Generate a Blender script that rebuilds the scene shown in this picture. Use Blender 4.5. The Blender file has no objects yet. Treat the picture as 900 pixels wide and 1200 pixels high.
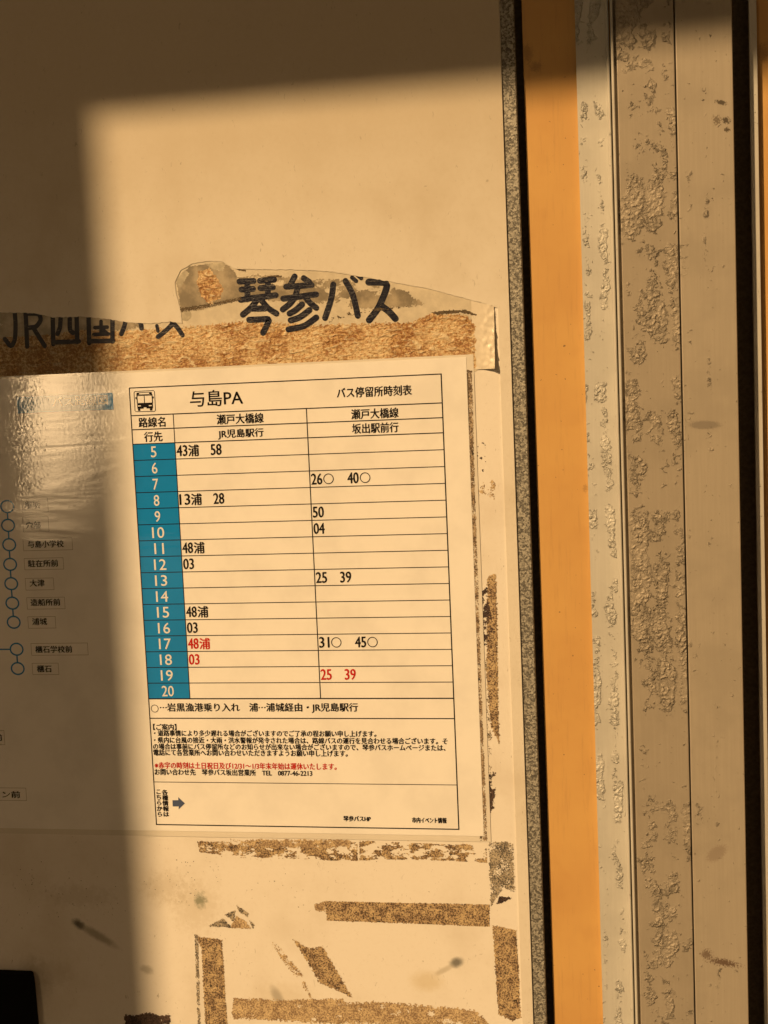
import bpy, bmesh, math, random
from mathutils import Vector, Matrix, noise
random.seed(7)
S = bpy.context.scene
C = S.collection
# ------------------------------------------------------------------ camera
# board plane: X to the right, Z up, the board's face at Y = 0, the viewer on the -Y side; fitted in millimetres
F = 1500.0
CAM = (282.0017, 6.6514, -741.5182)          # X, down, depth
ra, rb_, rc = 0.0979, 0.1717, -0.0268
Rx = Matrix(((1,0,0),(0,math.cos(ra),-math.sin(ra)),(0,math.sin(ra),math.cos(ra))))
Ry = Matrix(((math.cos(rb_),0,math.sin(rb_)),(0,1,0),(-math.sin(rb_),0,math.cos(rb_))))
Rz = Matrix(((math.cos(rc),-math.sin(rc),0),(math.sin(rc),math.cos(rc),0),(0,0,1)))
RF = Rz @ Ry @ Rx
def w3(v): return Vector((v[0], v[2], -v[1]))            # fit axes -> Blender axes
cam = bpy.data.objects.new('camera', bpy.data.cameras.new('camera'))
C.objects.link(cam)
cam.data.sensor_fit = 'HORIZONTAL'; cam.data.sensor_width = 36; cam.data.lens = 36*F/900
cam.data.clip_start = 0.01; cam.data.clip_end = 2000
right, down, fwd = w3(RF[0]), w3(RF[1]), w3(RF[2])
M = Matrix((right, -down, -fwd)).transposed().to_4x4()
M.translation = w3(CAM)*0.001
cam.matrix_world = M
S.camera = cam
# ------------------------------------------------------------------ light
SUN = Vector((0.75, 1.0, -0.85)).normalized()            # the way the light travels
sun = bpy.data.objects.new('sun', bpy.data.lights.new('sun', 'SUN')); C.objects.link(sun)
sun.data.energy = 5.0; sun.data.angle = math.radians(0.6); sun.data.color = (1.0, 0.648, 0.305)
sun.rotation_euler = SUN.to_track_quat('-Z', 'Y').to_euler()
wd = bpy.data.worlds.new("World"); S.world = wd; wd.use_nodes = True
nt = wd.node_tree; nt.nodes.clear()
def wn(t, **k):
    n = nt.nodes.new(t)
    for a, v in k.items(): setattr(n, a, v)
    return n
sky = wn('ShaderNodeTexSky', sky_type='NISHITA', sun_disc=False)
sky.sun_elevation = math.asin(-SUN.z); sky.sun_rotation = math.radians(143.13)
sky.dust_density = 5.0; sky.air_density = 1.5; sky.altitude = 20
tint = wn('ShaderNodeMix', data_type='RGBA', blend_type='MULTIPLY'); tint.inputs[0].default_value = 1
nt.links.new(sky.outputs[0], tint.inputs[6]); tint.inputs[7].default_value = (0.165, 0.112, 0.067, 1)
bg = wn('ShaderNodeBackground'); bg.inputs[1].default_value = 0.05
nt.links.new(tint.outputs[2], bg.inputs[0])
# bright patch added low in the sky for the laminate to reflect
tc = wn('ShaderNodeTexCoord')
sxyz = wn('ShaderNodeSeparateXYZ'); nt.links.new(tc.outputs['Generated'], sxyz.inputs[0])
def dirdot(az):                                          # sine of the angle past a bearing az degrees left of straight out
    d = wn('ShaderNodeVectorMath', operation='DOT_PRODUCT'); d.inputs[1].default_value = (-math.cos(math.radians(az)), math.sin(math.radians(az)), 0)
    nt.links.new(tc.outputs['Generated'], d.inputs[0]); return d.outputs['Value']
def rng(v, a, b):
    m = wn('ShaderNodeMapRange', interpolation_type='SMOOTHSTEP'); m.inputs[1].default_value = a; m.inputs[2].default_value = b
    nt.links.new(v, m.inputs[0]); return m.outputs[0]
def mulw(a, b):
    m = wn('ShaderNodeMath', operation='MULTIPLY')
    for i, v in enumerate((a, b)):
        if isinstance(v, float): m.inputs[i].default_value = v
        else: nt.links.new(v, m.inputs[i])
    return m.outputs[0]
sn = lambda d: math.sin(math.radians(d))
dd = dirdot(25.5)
glow_mask = mulw(rng(dd, sn(.12), sn(-.12)), rng(dd, sn(-4.2), sn(-.3)))
glow_mask = mulw(glow_mask, mulw(rng(sxyz.outputs[2], sn(-2.), sn(14.)), rng(sxyz.outputs[2], sn(24.), sn(15.))))
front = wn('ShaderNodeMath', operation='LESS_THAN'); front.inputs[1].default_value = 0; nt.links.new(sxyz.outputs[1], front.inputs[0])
glow = mulw(mulw(glow_mask, front.outputs[0]), 20.0)
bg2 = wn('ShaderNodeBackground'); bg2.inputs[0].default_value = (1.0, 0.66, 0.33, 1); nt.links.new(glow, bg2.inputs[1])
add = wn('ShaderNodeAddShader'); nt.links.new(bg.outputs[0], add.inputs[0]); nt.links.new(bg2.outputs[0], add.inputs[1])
wo = wn('ShaderNodeOutputWorld'); nt.links.new(add.outputs[0], wo.inputs[0])
vs = S.view_settings; S.display_settings.display_device = 'sRGB'
vs.view_transform = 'Standard'; vs.look = 'None'; vs.gamma = 1; vs.use_curve_mapping = False; vs.exposure = 0.0

# ------------------------------------------------------------------ helpers
def P(px, py, depth=0.0):
    """photograph pixel -> (X, Z) in mm on the plane Y = depth (mm)"""
    d = RF.transposed() @ Vector(((px-450)/F, (py-600)/F, 1.0))
    s = (depth - CAM[2]) / d[2]
    return (CAM[0] + d[0]*s, -(CAM[1] + d[1]*s))
MM = 0.001
def link(name, me, mat=None, parent=None):
    o = bpy.data.objects.new(name, me); C.objects.link(o)
    if mat is not None: me.materials.append(mat)
    if parent is not None:
        o.parent = parent; o.matrix_parent_inverse = parent.matrix_world.inverted()
    return o
def tag(o, label=None, cat=None, group=None, kind=None):
    if label: o['label'] = label
    if cat: o['category'] = cat
    if group: o['group'] = group
    if kind: o['kind'] = kind
    return o
def thing(name, loc, label, cat, group=None):
    o = bpy.data.objects.new(name, None); C.objects.link(o)
    o.location = [c*MM for c in loc]; o.empty_display_size = 0.02
    o.matrix_world = Matrix.Translation(o.location)
    return tag(o, label, cat, group)
class MB:
    """collects millimetre geometry for one mesh object"""
    def __init__(s): s.v = []; s.f = []
    def poly(s, pts, y):                      # flat polygon facing the viewer
        a = sum(p[0]*q[1]-q[0]*p[1] for p, q in zip(pts, pts[1:]+pts[:1]))
        if a < 0: pts = pts[::-1]
        n = len(s.v); s.v += [(p[0], y, p[1]) for p in pts]; s.f.append(list(range(n, n+len(pts))))
    def rect(s, x0, z0, x1, z1, y): s.poly([(x0,z0),(x1,z0),(x1,z1),(x0,z1)], y)
    def box(s, x0, x1, y0, y1, z0, z1):
        n = len(s.v)
        s.v += [(x,y,z) for x in (x0,x1) for y in (y0,y1) for z in (z0,z1)]
        for q in ((0,1,3,2),(4,6,7,5),(0,4,5,1),(2,3,7,6),(0,2,6,4),(1,5,7,3)): s.f.append([n+i for i in q])
    def slab(s, pts, y0, y1):                 # polygon in XZ with a thickness in Y (y0 = front)
        a = sum(p[0]*q[1]-q[0]*p[1] for p, q in zip(pts, pts[1:]+pts[:1]))
        if a < 0: pts = pts[::-1]
        n = len(s.v); k = len(pts)
        s.v += [(p[0], y0, p[1]) for p in pts] + [(p[0], y1, p[1]) for p in pts]
        s.f.append(list(range(n, n+k))); s.f.append(list(range(n+2*k-1, n+k-1, -1)))
        for i in range(k): j = (i+1) % k; s.f.append([n+i, n+k+i, n+k+j, n+j])
    def prism(s, prof, z0, z1):               # profile in XY, extruded along Z
        n = len(s.v); k = len(prof)
        s.v += [(x,y,z0) for x,y in prof] + [(x,y,z1) for x,y in prof]
        s.f.append(list(range(n, n+k))); s.f.append(list(range(n+2*k-1, n+k-1, -1)))
        for i in range(k): j = (i+1) % k; s.f.append([n+i, n+k+i, n+k+j, n+j])
    def stroke(s, pts, w, y, caps=True):      # thick polyline with round ends as one polygon ribbon
        L = []; R_ = []
        for i, p in enumerate(pts):
            a = pts[max(i-1,0)]; b = pts[min(i+1,len(pts)-1)]
            d = Vector((b[0]-a[0], b[1]-a[1])).normalized(); nx, nz = -d.y, d.x
            L.append((p[0]+nx*w/2, p[1]+nz*w/2)); R_.append((p[0]-nx*w/2, p[1]-nz*w/2))
        def cap(c, frm):
            a0 = math.atan2(frm[1]-c[1], frm[0]-c[0])
            return [(c[0]+w/2*math.cos(a0-math.pi*t/6), c[1]+w/2*math.sin(a0-math.pi*t/6)) for t in range(1,6)]
        n = len(s.v)
        s.v += [(p[0],y,p[1]) for p in L] + [(p[0],y,p[1]) for p in R_]; k = len(pts)
        for i in range(k-1): s.f.append([n+i, n+i+1, n+k+i+1, n+k+i])
        if caps:
            m = len(s.v); c = cap(pts[-1], L[-1]); s.v += [(p[0],y,p[1]) for p in c]
            s.f.append([n+k-1] + list(range(m, m+5)) + [n+2*k-1])
            m = len(s.v); c = cap(pts[0], R_[0]); s.v += [(p[0],y,p[1]) for p in c]
            s.f.append([n+k] + list(range(m, m+5)) + [n])
    def ring(s, cx, cz, rx, w, y, rz=None, n=28):
        rz = rz or rx; m = len(s.v)
        for i in range(n):
            a = 2*math.pi*i/n
            s.v.append((cx+rx*math.cos(a), y, cz+rz*math.sin(a))); s.v.append((cx+(rx-w)*math.cos(a), y, cz+(rz-w)*math.sin(a)))
        for i in range(n): j = (i+1) % n; s.f.append([m+2*i, m+2*j, m+2*j+1, m+2*i+1])
    def disc(s, cx, cz, r, y, n=24): s.poly([(cx+r*math.cos(2*math.pi*i/n), cz+r*math.sin(2*math.pi*i/n)) for i in range(n)], y)
    def build(s, name, mat, parent=None, smooth=False):
        me = bpy.data.meshes.new(name)
        me.from_pydata([(a*MM,b*MM,c*MM) for a,b,c in s.v], [], s.f); me.update()
        if smooth:
            for p in me.polygons: p.use_smooth = True
        return link(name, me, mat, parent)
def PX(pts, depth=0.0): return [P(x, y, depth) for x, y in pts]
def inside(x, z, poly):
    c = False; j = len(poly)-1
    for i in range(len(poly)):
        xi, zi = poly[i]; xj, zj = poly[j]
        if (zi > z) != (zj > z) and x < (xj-xi)*(z-zi)/(zj-zi)+xi: c = not c
        j = i
    return c
def edge_dist(x, z, poly):
    best = 1e9; j = len(poly)-1
    for i in range(len(poly)):
        ax, az = poly[j]; bx, bz = poly[i]; j = i
        dx, dz = bx-ax, bz-az; L = dx*dx+dz*dz
        t = 0 if L == 0 else max(0, min(1, ((x-ax)*dx+(z-az)*dz)/L))
        best = min(best, math.hypot(x-ax-t*dx, z-az-t*dz))
    return best
RAG = 0
def ragged(name, pxpoly, y, mat, parent, cover=0.7, scale=0.25, rag=0.6, cell=0.42, seed=0, fade=0.0, fine=0.5, ax=1.0):
    """a worn film: little cells inside an outline, kept where noise says that some is left"""
    global RAG
    RAG += 1; y -= .0012*RAG
    poly = PX(pxpoly); xs = [p[0] for p in poly]; zs = [p[1] for p in poly]
    nx = int((max(xs)-min(xs)+2*rag)/cell)+1; nz = int((max(zs)-min(zs)+2*rag)/cell)+1
    x0 = min(xs)-rag; z0 = min(zs)-rag; thr = 1-2*cover
    idx = {}; V = []; Fc = []
    def vid(i, j):
        if (i,j) not in idx:
            idx[(i,j)] = len(V)
            V.append(((x0+i*cell+random.uniform(-.35,.35)*cell), y, z0+j*cell+random.uniform(-.35,.35)*cell))
        return idx[(i,j)]
    for i in range(nx):
        for j in range(nz):
            x = x0+(i+.5)*cell; z = z0+(j+.5)*cell
            wx = x+rag*noise.noise((x*.9, z*.9, seed+5.1)); wz = z+rag*noise.noise((x*.9, z*.9, seed+9.7))
            if not inside(wx, wz, poly): continue
            n = noise.fractal((x*scale*ax, z*scale, seed*3.3), 1.0, 2.0, 4)*1.1*(1-fine) + noise.noise((x*1.7*ax, z*1.7, seed+2.2))*fine
            if fade > 0: n -= max(0, 1-edge_dist(x, z, poly)/fade)*0.9
            if cover >= 1 or n > thr: Fc.append([vid(i,j), vid(i+1,j), vid(i+1,j+1), vid(i,j+1)])
    mb = MB(); mb.v = V; mb.f = Fc
    return mb.build(name, mat, parent)

# ------------------------------------------------------------------ materials
def mat(name):
    m = bpy.data.materials.new(name); m.use_nodes = True
    t = m.node_tree; b = t.nodes['Principled BSDF']
    return m, t, b
def nd(t, kind, **k):
    n = t.nodes.new(kind)
    for a, v in k.items():
        if a.startswith('i_'): n.inputs[a[2:]].default_value = v
        elif a.startswith('n_'): n.inputs[int(a[2:])].default_value = v
        else: setattr(n, a, v)
    return n
def lk(t, a, b): t.links.new(a, b)
def coords(t, scale=(1000,1000,1000)):
    """world position in millimetres"""
    g = nd(t, 'ShaderNodeNewGeometry'); m = nd(t, 'ShaderNodeVectorMath', operation='MULTIPLY'); m.inputs[1].default_value = scale
    lk(t, g.outputs['Position'], m.inputs[0]); return m.outputs[0]
def noi(t, co, scale, detail=4, rough=.55, dist=0):
    n = nd(t, 'ShaderNodeTexNoise', i_Scale=scale, i_Detail=detail, i_Roughness=rough, i_Distortion=dist); lk(t, co, n.inputs['Vector']); return n.outputs[0]
def ramp(t, v, a, b, lo=0., hi=1., smooth=True):
    r = nd(t, 'ShaderNodeMapRange', interpolation_type='SMOOTHSTEP' if smooth else 'LINEAR')
    r.inputs[1].default_value = a; r.inputs[2].default_value = b; r.inputs[3].default_value = lo; r.inputs[4].default_value = hi
    lk(t, v, r.inputs[0]); return r.outputs[0]
def mth(t, op, a, b=None):
    n = nd(t, 'ShaderNodeMath', operation=op)
    for i, v in enumerate((a, b)):
        if v is None: continue
        if isinstance(v, (int, float)): n.inputs[i].default_value = v
        else: lk(t, v, n.inputs[i])
    return n.outputs[0]
def mix(t, f, a, b):
    n = nd(t, 'ShaderNodeMix', data_type='RGBA')
    if isinstance(f, (int, float)): n.inputs[0].default_value = f
    else: lk(t, f, n.inputs[0])
    for i, v in ((6,a),(7,b)):
        if isinstance(v, tuple): n.inputs[i].default_value = (*v, 1) if len(v) == 3 else v
        else: lk(t, v, n.inputs[i])
    return n.outputs[2]
def bump(t, h, strength=.3, dist=.001, prev=None):
    n = nd(t, 'ShaderNodeBump', i_Strength=strength, i_Distance=dist); lk(t, h, n.inputs['Height'])
    if prev is not None: lk(t, prev, n.inputs['Normal'])
    return n.outputs[0]
def ell(t, co, cx, cz, rx, rz, ang=0):
    """soft elliptical stain centred on (cx, cz) mm: 1 in the middle, 0 at the rim"""
    s = nd(t, 'ShaderNodeVectorMath', operation='SUBTRACT'); s.inputs[1].default_value = (cx, 0, cz); lk(t, co, s.inputs[0])
    r = nd(t, 'ShaderNodeVectorRotate', rotation_type='Y_AXIS'); r.inputs['Angle'].default_value = ang; lk(t, s.outputs[0], r.inputs['Vector'])
    m = nd(t, 'ShaderNodeVectorMath', operation='MULTIPLY'); m.inputs[1].default_value = (1/rx, 0, 1/rz); lk(t, r.outputs[0], m.inputs[0])
    l = nd(t, 'ShaderNodeVectorMath', operation='LENGTH'); lk(t, m.outputs[0], l.inputs[0])
    return l.outputs['Value']

def m_white(name, base, dirt=.5, speck=.5, rough=.45, stains_and_halo=(), falloff=None):
    m, t, b = mat(name); co = coords(t)
    big = noi(t, co, .018, 5, .6); fine = noi(t, co, .35, 6, .65)
    sp = noi(t, co, .9, 3, .5, .6)
    dark = tuple(c*k for c, k in zip(base, (.80,.76,.70)))
    c = mix(t, mth(t, 'MULTIPLY', ramp(t, big, .45, .75), dirt), base, dark)
    c = mix(t, mth(t, 'MULTIPLY', ramp(t, fine, .5, .8), dirt*.6), c, dark)
    if falloff:                                              # brightness falloff painted into the colour, darker and yellower with height
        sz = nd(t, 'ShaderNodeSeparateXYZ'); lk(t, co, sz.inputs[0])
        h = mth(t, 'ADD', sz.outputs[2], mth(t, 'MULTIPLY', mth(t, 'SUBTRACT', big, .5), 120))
        c = mix(t, mth(t, 'MULTIPLY', ramp(t, h, falloff[1], falloff[2]), mth(t, 'ADD', .8, mth(t, 'MULTIPLY', fine, .3))), c, falloff[0])
    # hairline scuffs and specks
    st = nd(t, 'ShaderNodeVectorMath', operation='MULTIPLY'); st.inputs[1].default_value = (1,1,.45); lk(t, co, st.inputs[0])
    s1 = mth(t, 'MULTIPLY', ramp(t, noi(t, st.outputs[0], .55, 2, .5, 1.2), .67, .74), ramp(t, noi(t, co, .05, 2), .45, .6))
    c = mix(t, mth(t, 'MULTIPLY', s1, speck), c, (.22,.18,.13))
    for (px, py, rx, rz, ang, col, k, edge) in stains_and_halo:
        cx, cz = P(px, py)
        l = ell(t, co, cx, cz, rx, rz, -ang)
        l = mth(t, 'ADD', l, mth(t, 'MULTIPLY', mth(t, 'SUBTRACT', noi(t, co, .25, 5, .7), .5), edge))
        f = ramp(t, l, 1.0, .25); f = mth(t, 'MULTIPLY', f, k)
        c = mix(t, f, c, col)
    lk(t, c, b.inputs['Base Color']); b.inputs['Roughness'].default_value = rough
    b.inputs['Specular IOR Level'].default_value = .35
    lk(t, bump(t, mth(t, 'ADD', fine, mth(t,'MULTIPLY', big, 2)), .12, .0004), b.inputs['Normal'])
    return m
stains_and_halo = [
    (92, 1083, 6.0, 4.0, .6, (.07,.065,.06), .95, .9), (114, 1096, 20, 4.2, .52, (.27,.24,.20), .75, .5), (172, 1136, 6.0, 4.0, .2, (.30,.27,.22), .6, .9),
    (535, 1128, 6, 4.4, -.4, (.17,.165,.15), .95, .5), (520, 1137, 9, 2.6, -.5, (.45,.40,.32), .6, .5), (500, 1150, 14, 9, 0, (.58,.48,.30), .5, .6),
    (325, 1168, 4.6, 10, -.45, (.25,.24,.22), .7, .4), (235, 1055, 5, 7, 0, (.10,.15,.11), .85, 1.8), (40, 1150, 16, 22, 0, (.25,.21,.16), .4, .8),  # last entry here: soft dark halo around the black block
    (230, 1062, 22, 24, .3, (.50,.42,.30), .3, 2.0), (92, 1050, 30, 10, 0, (.40,.34,.26), .25, 2.2), (195, 1040, 20, 14, 0, (.45,.38,.28), .3, 2.4),
    (60, 1140, 18, 14, 0, (.42,.36,.27), .25, 1.8), (330, 1170, 30, 14, 0, (.55,.46,.32), .3, 1.0)]
WHITE = (.775, .735, .68)
M_board = m_white('weathered_white_enamel', WHITE, .55, .55, .5, stains_and_halo)
M_cover = m_white('old_white_vinyl', (.70,.655,.58), .6, .45, .45, falloff=((.545,.475,.37), 0, 190))
def m_plain(name, col, rough=.5, metal=0., spec=.5, coat=0., grain=0., gscale=.6):
    m, t, b = mat(name); b.inputs['Roughness'].default_value = rough; b.inputs['Metallic'].default_value = metal
    b.inputs['Specular IOR Level'].default_value = spec; b.inputs['Coat Weight'].default_value = coat; b.inputs['Coat Roughness'].default_value = .12
    co = coords(t); n = noi(t, co, gscale, 4, .6)
    c = mix(t, ramp(t, n, .35, .7), tuple(x*(1-grain) for x in col), tuple(min(1,x*(1+grain)) for x in col))
    lk(t, c, b.inputs['Base Color']); return m
# laminate: glossy, a little cockled
def laminate_normal(t, co):
    # flat sheet: upward tilt added to the coat normal, upper left, to mirror the glow
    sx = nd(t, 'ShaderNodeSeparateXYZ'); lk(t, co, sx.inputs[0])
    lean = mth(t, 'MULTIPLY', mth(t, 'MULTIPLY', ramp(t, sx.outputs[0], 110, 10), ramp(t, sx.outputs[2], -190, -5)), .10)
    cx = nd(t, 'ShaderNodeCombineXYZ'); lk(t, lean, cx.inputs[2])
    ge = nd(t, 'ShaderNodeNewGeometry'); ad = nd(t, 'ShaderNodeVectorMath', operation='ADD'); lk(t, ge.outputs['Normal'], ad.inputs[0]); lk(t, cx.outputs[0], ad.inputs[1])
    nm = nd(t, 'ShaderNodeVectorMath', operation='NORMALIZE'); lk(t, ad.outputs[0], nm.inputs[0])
    st0 = nd(t, 'ShaderNodeMapping'); st0.inputs['Rotation'].default_value = (0, .22, 0); st0.inputs['Scale'].default_value = (.22,1,1.5); lk(t, co, st0.inputs[0])
    a = bump(t, noi(t, st0.outputs[0], .03, 3, .5, .5),   .6, .0008, nm.outputs[0])
    st = nd(t, 'ShaderNodeMapping'); st.inputs['Rotation'].default_value = (0, .5, 0); st.inputs['Scale'].default_value = (.6,1,1.4); lk(t, co, st.inputs[0])
    bb = bump(t, noi(t, st.outputs[0], .24, 4, .55), .6, .000028, a)
    return bump(t, noi(t, co, .62, 2, .5), .6, .000028, bb)
def m_lam(name, col, coat=1.0, grain=.05):
    m, t, b = mat(name); co = coords(t)
    n = noi(t, co, .03, 4, .6)
    c = mix(t, ramp(t, n, .4, .7), col, tuple(x*(1-grain*1.6) for x in col))
    lk(t, c, b.inputs['Base Color']); b.inputs['Roughness'].default_value = .6; b.inputs['Specular IOR Level'].default_value = 0
    b.inputs['Coat Weight'].default_value = coat; b.inputs['Coat Roughness'].default_value = .05; b.inputs['Coat IOR'].default_value = 1.6
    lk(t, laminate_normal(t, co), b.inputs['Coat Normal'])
    return m
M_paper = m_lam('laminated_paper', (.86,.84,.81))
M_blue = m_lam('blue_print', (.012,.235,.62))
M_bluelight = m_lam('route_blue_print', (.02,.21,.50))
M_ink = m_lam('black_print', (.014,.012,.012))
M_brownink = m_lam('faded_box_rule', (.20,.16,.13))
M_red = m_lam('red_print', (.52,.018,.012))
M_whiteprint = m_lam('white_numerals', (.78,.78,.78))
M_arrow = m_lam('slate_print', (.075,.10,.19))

def m_galv():
    m, t, b = mat('galvanised_steel'); co = coords(t)
    v = nd(t, 'ShaderNodeTexVoronoi', feature='F1', i_Scale=1.05, i_Randomness=1.); lk(t, co, v.inputs['Vector'])
    n = noi(t, co, .5, 5, .7, .8); s = noi(t, co, 1.6, 3, .6)
    sep = nd(t, 'ShaderNodeSeparateColor'); lk(t, v.outputs['Color'], sep.inputs[0])
    f = mth(t, 'ADD', mth(t, 'MULTIPLY', sep.outputs[0], .45), mth(t, 'ADD', mth(t, 'MULTIPLY', n, .8), mth(t, 'MULTIPLY', s, .35)))
    c = mix(t, ramp(t, f, .60, 1.02), (.11,.103,.09), (.43,.41,.36))
    c = mix(t, ramp(t, noi(t, co, .9, 4, .7), .60, .72), c, (.70,.68,.62))
    lk(t, c, b.inputs['Base Color']); b.inputs['Metallic'].default_value = .25; b.inputs['Roughness'].default_value = .55
    lk(t, bump(t, f, .9, .0006), b.inputs['Normal']); return m
M_galv = m_galv()
def m_orange():
    m, t, b = mat('orange_painted_panel'); co = coords(t)
    c = mix(t, ramp(t, noi(t, co, .012, 4, .6), .35, .7), (.60,.36,.125), (.55,.315,.11))
    c = mix(t, mth(t, 'MULTIPLY', ramp(t, noi(t, co, .045, 3, .5), .56, .76), .25), c, (.48,.26,.09))
    c = mix(t, mth(t, 'MULTIPLY', ramp(t, noi(t, co, .42, 2, .4), .73, .78), .8), c, (.12,.08,.05))
    for (px, py, rx, rz) in ((893, 62, 6, 9), (628, 78, 6, 5), (618, 62, 5, 9), (889, 420, 3, 9), (686, 572, 2.5, 4)):
        cx, cz = P(px, py, 7.4)
        l = mth(t, 'ADD', ell(t, co, cx, cz, rx, rz), mth(t, 'MULTIPLY', mth(t, 'SUBTRACT', noi(t, co, .8, 5, .8), .5), 2.2))
        c = mix(t, mth(t, 'MULTIPLY', ramp(t, l, .8, .2), .42), c, (.16,.10,.05))
    sv = nd(t, 'ShaderNodeVectorMath', operation='MULTIPLY'); sv.inputs[1].default_value = (1,1,.06); lk(t, co, sv.inputs[0])
    c = mix(t, mth(t, 'MULTIPLY', ramp(t, noi(t, sv.outputs[0], .6, 4, .65), .52, .72), .22), c, (.36,.20,.08))
    lk(t, c, b.inputs['Base Color']); b.inputs['Roughness'].default_value = .42; b.inputs['Specular IOR Level'].default_value = .35
    lk(t, bump(t, noi(t, co, .25, 4, .6), .08, .0003), b.inputs['Normal']); return m
M_orange = m_orange()
def m_alu(name, col, bands, extra=(), amount=1.0, depth=7.0):
    """dull anodised aluminium with crusty corrosion running in upright bands (x centre mm, half width mm)"""
    m, t, b = mat(name); co = coords(t)
    sx = nd(t, 'ShaderNodeSeparateXYZ'); lk(t, co, sx.inputs[0]); x = sx.outputs[0]
    st = nd(t, 'ShaderNodeVectorMath', operation='MULTIPLY'); st.inputs[1].default_value = (1,1,.03); lk(t, co, st.inputs[0])
    brush = noi(t, st.outputs[0], .9, 4, .6); cloud = noi(t, co, .03, 4, .6)
    c = mix(t, ramp(t, brush, .35, .7), tuple(k*.97 for k in col), tuple(k*1.03 for k in col))
    c = mix(t, mth(t, 'MULTIPLY', ramp(t, cloud, .42, .68), .6), c, tuple(k*.84 for k in col))
    wob = mth(t, 'MULTIPLY', mth(t, 'SUBTRACT', noi(t, co, .02, 2), .5), 14)
    xm = mth(t, 'ADD', x, wob)
    band = None
    for bx, bw in bands:
        d = mth(t, 'DIVIDE', mth(t, 'ABSOLUTE', mth(t, 'SUBTRACT', xm, bx)), bw)
        f = ramp(t, d, 1.3, .15)
        band = f if band is None else mth(t, 'MAXIMUM', band, f)
    patch = ramp(t, noi(t, co, .038, 5, .7), .38, .62)
    vary = ramp(t, noi(t, co, .06, 3, .6), .35, .65, .35, 1.)
    lump = noi(t, co, .23, 7, .68, .8); grit = noi(t, co, .95, 5, .7, .4)
    spots = ramp(t, noi(t, co, .36, 3, .6, .5), .67, .74)                # stray pits away from the bands
    field = mth(t, 'MULTIPLY', mth(t, 'MULTIPLY', band, patch), amount)
    mask = ramp(t, mth(t, 'ADD', mth(t, 'MULTIPLY', field, .50), lump), .78, .95)
    mask = mth(t, 'MULTIPLY', mask, vary)
    mask = mth(t, 'MAXIMUM', mask, mth(t, 'MULTIPLY', spots, .55))
    wn_ = nd(t, 'ShaderNodeTexNoise', i_Scale=.35, i_Detail=3.); lk(t, co, wn_.inputs['Vector'])
    sc = nd(t, 'ShaderNodeVectorMath', operation='SCALE'); sc.inputs['Scale'].default_value = 4.5; lk(t, wn_.outputs['Color'], sc.inputs[0])
    av = nd(t, 'ShaderNodeVectorMath', operation='ADD'); lk(t, co, av.inputs[0]); lk(t, sc.outputs[0], av.inputs[1])
    vo = nd(t, 'ShaderNodeTexVoronoi', feature='F1', i_Scale=.40); lk(t, av.outputs[0], vo.inputs['Vector'])
    cell = ramp(t, vo.outputs['Distance'], .75, .05)                      # rounded flakes of crust
    c = mix(t, mth(t, 'MULTIPLY', mask, ramp(t, grit, .38, .58)), c, tuple(k*1.22 for k in col))
    c = mix(t, mth(t, 'MULTIPLY', mth(t, 'MULTIPLY', mask, ramp(t, grit, .44, .32)), .35), c, tuple(k*.55 for k in col))
    c = mix(t, mth(t, 'MULTIPLY', mth(t, 'MULTIPLY', mask, ramp(t, cell, .2, .02)), .4), c, tuple(k*.5 for k in col))
    for (px, py, rx, rz, ang, col2, k, edge, dep) in extra:
        cx, cz = P(px, py, dep)
        l = mth(t, 'ADD', ell(t, co, cx, cz, rx, rz, -ang), mth(t, 'MULTIPLY', mth(t, 'SUBTRACT', noi(t, co, 1.0, 5, .75), .5), edge*2.2))
        c = mix(t, mth(t, 'MULTIPLY', ramp(t, l, .9, .5), k), c, col2)
    lk(t, c, b.inputs['Base Color']); b.inputs['Metallic'].default_value = .15; b.inputs['Roughness'].default_value = .5
    b.inputs['Specular IOR Level'].default_value = .4
    h = mth(t, 'MULTIPLY', mask, mth(t, 'ADD', .15, mth(t, 'ADD', mth(t, 'MULTIPLY', cell, .85), mth(t, 'MULTIPLY', grit, .7))))
    lk(t, bump(t, h, 1.0, .0013, bump(t, brush, .08, .0003)), b.inputs['Normal'])
    return m
def m_residue(name, a, b2, dark, s=1.0, k=.9):
    m, t, b = mat(name); co = coords(t)
    n = noi(t, co, .95*s, 3, .65); n2 = noi(t, co, .16*s, 4, .65); n3 = noi(t, co, 2.2*s, 2, .5)
    c = mix(t, ramp(t, n2, .36, .62), b2, a)
    d = mth(t, 'ADD', mth(t, 'ADD', n, mth(t, 'MULTIPLY', n2, .45)), mth(t, 'MULTIPLY', n3, .35))
    c = mix(t, ramp(t, d, .95, .80), c, dark)
    c = mix(t, ramp(t, d, 1.0, 1.12), c, tuple(min(.75, v*1.35) for v in a))
    c = mix(t, mth(t, 'MULTIPLY', ramp(t, noi(t, co, .22, 3, .6), .62, .69), k), c, (.02,.012,.010))
    lk(t, c, b.inputs['Base Color']); b.inputs['Roughness'].default_value = .75
    lk(t, bump(t, n, .5, .0004), b.inputs['Normal']); return m
M_res = m_residue('brown_tape_adhesive', (.50,.375,.215), (.36,.25,.145), (.085,.052,.034))
M_reslight = m_residue('pale_tape_adhesive', (.56,.43,.26), (.45,.33,.20), (.22,.145,.085), 1.0, .3)
M_resgrey = m_residue('grey_tape_remains', (.42,.36,.27), (.30,.25,.19), (.06,.055,.05), 1.2)
M_resdark = m_residue('blackened_tape', (.10,.06,.045), (.06,.035,.03), (.02,.012,.012))
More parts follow.
